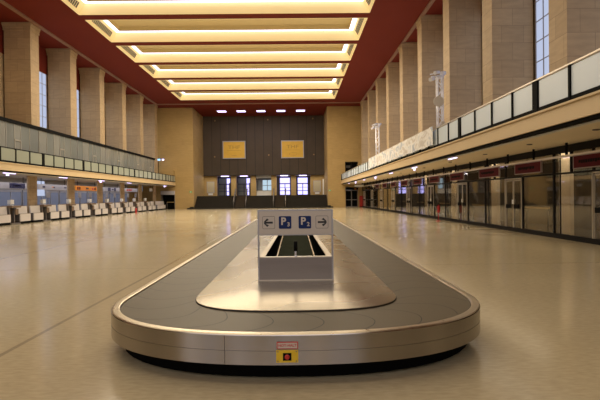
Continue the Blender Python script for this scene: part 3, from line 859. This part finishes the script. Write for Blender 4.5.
pairs = [28.05+4.0*k for k in range(9)]
u = 0
cn = 0
for k, y in enumerate(pairs):
    for q in (0, 1):
        yy = y+q*1.68
        if yy+1.25 < 29.8: continue
        baggage_unit(yy, 1.26, f"white two-tier baggage drop unit, check-in row, {ORD[u]} from the photo's left edge"); u += 1
    if y+3.5 > 29 and k < 8:
        counter(y+3.47, f"brown-topped check-in counter, {ORD[cn]} from the photo's left edge")
        monitor(y+3.47, f"small white monitor on a check-in counter, {ORD[cn]} from the photo's left edge"); cn += 1
baggage_unit(64.0, 2.2, 'wide white baggage unit near the dark left doorway, the left one of two')
baggage_unit(66.3, 1.55, 'white baggage unit right at the far end of the check-in row beside the dark doorway')
# pale display boards on thin posts behind the desks
for i, y in enumerate((36.7, 38.9, 42.3, 44.6, 46.9, 51.0, 53.2, 57.5, 60.2)):
    t = thing('gate_display', f"pale board on thin post behind check-in desks, {ORD[i]} from the photo's left edge", 'display board', (-19.75, y, 0), 'display boards behind the check-in desks')
    MB().bar((0, 0, 0), (0, 0, 2.2), .03, 8).build('post', 'desk_grey', t)
    MB().box(-.03, .03, -.3, .3, 1.72, 2.2).build('board', 'sign_grey', t); MB().box(-.15, .15, -.15, .15, 0, .02).build('foot', 'desk_grey', t)

# left end doorway
d = structure('door_21', (-17.78, YE+.8, 0))
MB().box(-.95, .95, 0, .05, 0, 2.5).build('leaf', 'pit', d)
f = MB(); f.box(-.97, -.9, -.3, .0, 0, 2.55); f.box(.9, .97, -.3, 0, 0, 2.55); f.build('frame', 'desk_grey', d)
t = thing('shutter_box', 'pale grey shutter box over the dark left doorway', 'shutter', (-17.75, YE, 2.05))
MB().box(-.99, .94, -.25, -.003, 0, .52).build('casing', 'sign_grey', t)
for xx in (-.97, .90): MB().box(xx, xx+.06, -.12, -.04, -2.05, 0).build('guide', 'desk_grey', t); MB().box(-.98, .93, -.2, -.05, -.05, 0).build('slat', 'desk_grey', t)
t = thing('barrier_tape', 'thin yellow tape across the dark left doorway', 'tape', (-17.3, YE-.35, .98))
MB().box(-.55, .46, -.004, .004, 0, .06).build('tape', 'wood', t)
MB().bar((-.55, 0, -.98), (-.55, 0, .08), .025, 8).build('post', 'desk_grey', t)

# ------------------------------------------------------------------ baggage carousel
HW, CY0, CY1 = 2.05, 4.10, 27.0
PW, DB = 2.35, 1.65
def outline(off, n=26, pw=PW):
    hw = HW-off; b = max(DB-off*.8, .08); p = 2.0/pw
    pts = []
    for q in range(4):
        for i in range(n+1 if q in (0, 2) else n+1):
            a = -PI/2+PI/2*q+PI/2*i/n
            c_, s_ = math.cos(a), math.sin(a)
            x = hw*math.copysign(abs(c_)**p, c_); yy = b*math.copysign(abs(s_)**p, s_)
            if abs(c_) < 1e-9: x = 0.0
            if abs(s_) < 1e-9: yy = 0.0
            y = CY0+off+b+yy if q in (0, 3) else CY1-off-b+yy
            pts.append((x, y))
    out = []
    for pt in pts:
        if not out or math.hypot(pt[0]-out[-1][0], pt[1]-out[-1][1]) > 1e-5: out.append(pt)
    if math.hypot(out[0][0]-out[-1][0], out[0][1]-out[-1][1]) < 1e-5: out.pop()
    return out
def sweep(mb, prof, m=None, smooth=True, close_inner=None, pw=PW):
    for (o0, z0), (o1, z1) in zip(prof, prof[1:]):
        a = [mb.bm.verts.new((x, y, z0)) for x, y in outline(o0, pw=pw)]
        b_ = [mb.bm.verts.new((x, y, z1)) for x, y in outline(o1, pw=pw)]
        N = len(a)
        for i in range(N):
            j = (i+1) % N
            f = mb.bm.faces.new((a[i], a[j], b_[j], b_[i])); f.smooth = smooth
            if m: f.material_index = mb.mi(m)
    if close_inner:
        mb.bm.faces.new(b_)
    return mb
car = thing('baggage_carousel', 'large steel baggage carousel with dark rubber belt in the middle of the hall', 'baggage carousel', (0, 5.5, 0))
co = (0, 5.5, 0)
b = MB(); sweep(b, [(.19, 0), (.12, .03), (.045, .172), (.5, .172)]); b.build('plinth', 'black_matte', car, co)
b = MB()
sweep(b, [(.05, .165), (.0, .168), (0, .287)], 'steel_band')
sweep(b, [(.002, .287), (.002, .291)], 'band_seam')
sweep(b, [(0, .291), (0, .418), (.003, .425)], 'steel_band')
for x in (-.62, .52):
    yf = min((p for p in outline(0, 60) if p[1] < CY0+1), key=lambda p: abs(p[0]-x))[1]
    b.box(x-.002, x+.002, yf-.0006, yf+.004, .17, .42, 'band_seam')
b.build('side_band', None, car, co)
b = MB(); sweep(b, [(.003, .425), (.010, .431), (.02, .433), (.07, .433), (.080, .430), (.084, .424), (.084, .40)]); b.build('rim_cap', 'steel_top', car, co)
b = MB(); sweep(b, [(.086, .408), (.09, .412), (.92, .412)], 'belt', smooth=True)
sweep(b, [(.0845, .4115), (.0905, .4125)], 'seam')
# crescent plate joints across the belt
mid = outline(.475, 40)
seg = [0]
for i in range(len(mid)):
    a, c_ = mid[i], mid[(i+1) % len(mid)]
    seg.append(seg[-1]+math.hypot(c_[0]-a[0], c_[1]-a[1]))
TOT = seg[-1]
def at(s):
    s %= TOT
    lo, hi = 0, len(mid)
    while hi-lo > 1:
        m_ = (lo+hi)//2
        if seg[m_] <= s: lo = m_
        else: hi = m_
    a, c_ = mid[lo], mid[(lo+1) % len(mid)]
    L = max(seg[lo+1]-seg[lo], 1e-6); q = (s-seg[lo])/L
    d = ((c_[0]-a[0])/L, (c_[1]-a[1])/L)
    return (a[0]+(c_[0]-a[0])*q, a[1]+(c_[1]-a[1])*q), d
def belt_pt(s, t):
    p, _ = at(s); e0, e1 = at(s-.06)[1], at(s+.06)[1]
    dx, dy = e0[0]+e1[0], e0[1]+e1[1]; L = math.hypot(dx, dy) or 1
    nx, ny = dy/L, -dx/L          # outward
    return (p[0]+nx*t, p[1]+ny*t)
pitch = TOT/100
for k in range(100):
    pl = []
    for i in range(15):
        t_ = -.38+.76*i/14
        pl.append(belt_pt(k*pitch+.26*(1-(t_/.38)**2), t_))
    for i in range(14):
        (x0, y0), (x1, y1) = pl[i], pl[i+1]
        L = math.hypot(x1-x0, y1-y0) or 1; ox, oy = -(y1-y0)/L*.0045, (x1-x0)/L*.0045
        b.face([(x0-ox, y0-oy, .4132), (x0+ox, y0+oy, .4132), (x1+ox, y1+oy, .4132), (x1-ox, y1-oy, .4132)], 'seam')
b.build('plate_belt', None, car, co)
b = MB(); sweep(b, [(.87, .413), (.87, .426), (.873, .430), (.90, .4325), (1.50, .489)], close_inner=True, pw=2.8); isl = b.build('island_plate', 'island', car, co)
b = MB(); sweep(b, [(.866, .4128), (.866, .424), (.8705, .426)], 'seam', pw=2.8); b.build('island_edge_gap', 'seam', car, co)
# emergency stop
sp = MB().box(-.175, .012, CY0-.012, CY0+.0, .194, .300).build('emergency_stop', 'yellow', car, co, bevel=.003)
b = MB(); b.box(-.118, -.046, CY0-.0155, CY0-.012, .212, .276); b.build('button_recess', 'black', sp, co)
b = MB(); b.lathe([(.021, -.0155), (.021, -.026), (.015, -.031)], (-.082, CY0, .244), 18, axis='y'); b.build('button', 'red_plastic', sp, co)
b = MB()
for x in (-.160, -.004):
    for z in (.207, .287): b.lathe([(.006, -.0122), (.005, -.0145)], (x, CY0, z), 8, axis='y')
b.build('screws', 'desk_grey', sp, co)
pl = MB().box(-.170, .012, CY0-.008, CY0, .309, .368).build('label_plate', 'red_plastic', car, co, bevel=.004)
MB().box(-.162, .004, CY0-.0095, CY0-.008, .316, .361).build('label_field', 'sign_white', pl, co)
lettering('lettering', 'NOT-HALT', .031, 'red_plastic', pl, (-.079, CY0-.0105-5.5, .3385), bold=.0007, xs=1.0, ext=.0005)

# feed chute with the direction sign, standing on the island
ch = thing('feed_chute', 'grey steel feed chute with a parking direction sign on the carousel island', 'conveyor chute', (0, 6.4, .489))
BW, TH = .488, .302
b = MB(); b.box(-BW, BW, 0, .03, 0, TH); b.build('front_panel', 'steel_chute', ch, bevel=.003)
b = MB(); b.box(-BW, BW, -.004, .05, TH, TH+.014); b.build('front_edge', 'rail', ch)
b = MB(); b.box(-BW-.004, BW+.004, -.012, .0, 0, .012); b.build('foot_angle', 'rail', ch)
LB = 9.5
for s in (-1, 1):
    xo, xi = s*BW, s*(BW-.075)
    MB().hexa([(min(xo, xi), .03, 0), (max(xo, xi), .03, 0), (max(xo, xi), LB, 0), (min(xo, xi), LB, 0)],
              [(min(xo, xi), .03, TH+.01), (max(xo, xi), .03, TH+.01), (max(xo, xi), LB, TH-.2), (min(xo, xi), LB, TH-.2)]).build('side_panel', 'chute_wall', ch)
    MB().hexa([(min(xi, xi-s*.006), .03, .02), (max(xi, xi-s*.006), .03, .02), (max(xi, xi-s*.006), LB, .05), (min(xi, xi-s*.006), LB, .05)],
              [(min(xi, xi-s*.006), .03, TH), (max(xi, xi-s*.006), .03, TH), (max(xi, xi-s*.006), LB, TH-.21), (min(xi, xi-s*.006), LB, TH-.21)]).build('shade_sheet', 'pit', ch)  # thin black sheet added to keep the chute's inside in painted shade
    xb = s*.33
    MB().hexa([(min(xi, xb), .03, .001), (max(xi, xb), .03, .001), (max(xi, xb), LB, .001), (min(xi, xb), LB, .001)],
              [(min(xi, xb), .03, .02), (max(xi, xb), .03, .02), (max(xi, xb), LB, .09), (min(xi, xb), LB, .09)]).build('skirt', 'pit', ch)
    MB().hexa([(xb-.010, .03, .02), (xb+.010, .03, .02), (xb+.010, LB, .09), (xb-.010, LB, .09)],
              [(xb-.010, .03, .04), (xb+.010, .03, .04), (xb+.010, LB, .11), (xb-.010, LB, .11)]).build('edge_strip', 'brass', ch)
    MB().box(s*BW-.011, s*BW+.011, -.006, .016, 0, .935).build('post', 'post_steel', ch)
MB().hexa([(-.31, .03, .001), (.31, .03, .001), (.31, LB, .001), (-.31, LB, .001)], [(-.31, .03, .022), (.31, .03, .022), (.31, LB, .10), (-.31, LB, .10)]).build('feed_belt', 'feed_belt', ch)
b = MB(); b.bar((0, .03, TH), (0, .03, TH+.03), .022, 10, .012); b.bar((0, .03, TH+.03), (0, .03, TH+.085), .013, 10); st_ = b.build('indicator_stem', 'alu', ch)
b = MB(); b.bar((0, .03, TH+.085), (0, .03, TH+.215), .025, 14); b.build('indicator_head', 'black', st_)
sg = MB().box(-BW+.011, BW-.011, -.012, .03, .612, .922).build('sign_panel', 'sign_white', ch, bevel=.003)
f = MB(); f.box(-BW, BW, -.014, .032, .922, .940); f.box(-BW, BW, -.014, .032, .600, .612); f.build('sign_frame', 'post_steel', sg)
def rounded(mb, cx, cz, h, r, y0, y1, m=None):
    pts = []
    for ax, az, a0 in ((h-r, h-r, 0), (-h+r, h-r, PI/2), (-h+r, -h+r, PI), (h-r, -h+r, 1.5*PI)):
        for i in range(6):
            a = a0+PI/2*i/5; pts.append((cx+ax+r*math.cos(a), cz+az+r*math.sin(a)))
    A = [mb.bm.verts.new((x, y0, z)) for x, z in pts]; B = [mb.bm.verts.new((x, y1, z)) for x, z in pts]
    N = len(pts)
    for i in range(N):
        f = mb.bm.faces.new((A[i], A[(i+1) % N], B[(i+1) % N], B[i]))
        if m: f.material_index = mb.mi(m)
    for f in (mb.bm.faces.new(A), mb.bm.faces.new(B)):
        if m: f.material_index = mb.mi(m)
ZC = .770
for x, d in ((-.352, -1), (.352, 1)):
    b = MB(); rounded(b, x, ZC, .083, .018, -.0135, -.012, 'sign_ink'); rounded(b, x, ZC, .079, .015, -.0143, -.0130, 'sign_white')
    b.build('arrow_field', None, sg)
    b = MB(); y = -.0155
    b.box(x-.055, x+.055, y, -.0143, ZC-.013, ZC+.013)
    tip = x+d*.062
    for s in (-1, 1):
        b.hexa([(tip, y, ZC-.012*s*0), (tip-d*.0, y, ZC+s*.012), (tip-d*.042, y, ZC+s*.056), (tip-d*.066, y, ZC+s*.036)],
               [(tip, -.0143, ZC), (tip-d*.0, -.0143, ZC+s*.012), (tip-d*.042, -.0143, ZC+s*.056), (tip-d*.066, -.0143, ZC+s*.036)])
    b.build('arrow', 'sign_ink', sg)
for x, num in ((-.135, '3'), (.126, '2')):
    b = MB(); rounded(b, x, ZC, .083, .016, -.0145, -.012); f_ = b.build('parking_symbol', 'sign_blue', sg)
    lettering('letter_p', 'P', .132, 'sign_white', f_, (x-.022, -.0155, ZC+.012), bold=.0045)
    lettering('numeral', num, .075, 'sign_white', f_, (x+.045, -.0155, ZC-.028), bold=.002)

# ------------------------------------------------------------------ lights
def area(name, loc, rot, sx, sy, energy, col, spread=PI):
    l = bpy.data.lights.new(name, 'AREA'); l.shape = 'RECTANGLE'; l.size = sx; l.size_y = sy
    l.energy = energy; l.color = col; l.spread = spread
    o = bpy.data.objects.new(name, l); C.objects.link(o); o.location = loc; o.rotation_euler = rot
    return o
for i, y in enumerate(cof):
    area('coffer_lamp', ((CX0+CX1)/2, y+CLN/2, HC-.03), (0, 0, 0), 18.5, 3.6, 1080, (1, .87, .65))
for y in (3, 9, 15, 21):
    area('ceiling_lamp', (-4.7, y, HC-.05), (0, 0, 0), 18, 3.5, 400, (1, .87, .65))
area('rear_daylight', (-4.8, YB+.3, 8.0), (PI/2, 0, 0), 22, 10, 800, (1.0, .93, .88))
area('check_in_glow', (-19.6, 45, ZS-.08), (0, 0, 0), 1.4, 34, 300, (.88, .88, 1.0))
area('pier_fill', (-4.8, 75.2, 4.85), (-.35, 0, 0), 18, .2, 130, (1, .9, .75))  # added fill lamp that brightens the piers, no fixture there
area('vestibule_glow', (-4.8, 79, 4.9), (0, 0, 0), 16, 1.5, 60, (.8, .8, 1.0))
area('recess_glow', (-4.8, 71, HC-.12), (0, 0, 0), 12, 1.2, 230, (.95, .9, 1.0))
area('shop_fill', (9.62, 38, ZS-.08), (0, -.42, 0), .12, 50, 360, (1, .86, .66))  # fill lamp added inside the shops to lift the pale pilasters
area('shop_back_fill', (11.2, 38, ZS-.25), (0, -.9, 0), .4, 50, 65, (1, .85, .6))  # second added fill, tilted to brighten the shops' back wall
area('right_soffit_glow', (7.4, 40, ZS-.12), (0, 0, 0), .3, 52, 90, (1, .85, .62))

w = bpy.data.worlds.new('World'); bpy.context.scene.world = w; w.use_nodes = True
w.node_tree.nodes['Background'].inputs['Color'].default_value = (.5, .5, .55, 1)
w.node_tree.nodes['Background'].inputs['Strength'].default_value = .2

# ------------------------------------------------------------------ camera
cam = bpy.data.cameras.new('Camera'); co_ = bpy.data.objects.new('Camera', cam); C.objects.link(co_)
cam.sensor_width = 36; cam.lens = 484/600*36; cam.clip_end = 300
a = Vector(((295-300)/484, 1, (200-196.5)/484)).normalized()
r = Vector((math.cos(.0115), 0, math.sin(.0115))); r = (r-a*r.dot(a)).normalized()
u_ = r.cross(a)
# rows of M map camera (right, forward, up) into the hall's axes
X = Vector((r[0], a[0], u_[0])); Y = Vector((r[2], a[2], u_[2])); Z = -Vector((r[1], a[1], u_[1]))
co_.matrix_world = Matrix(((X[0], Y[0], Z[0], 0), (X[1], Y[1], Z[1], 0), (X[2], Y[2], Z[2], 1.6), (0, 0, 0, 1)))
sc = bpy.context.scene
sc.camera = co_
sc.view_settings.view_transform = 'Standard'
sc.view_settings.look = 'None'
sc.view_settings.exposure = .13
sc.cycles.use_denoising = True
sc.cycles.max_bounces = 8
sc.cycles.sample_clamp_indirect = 6
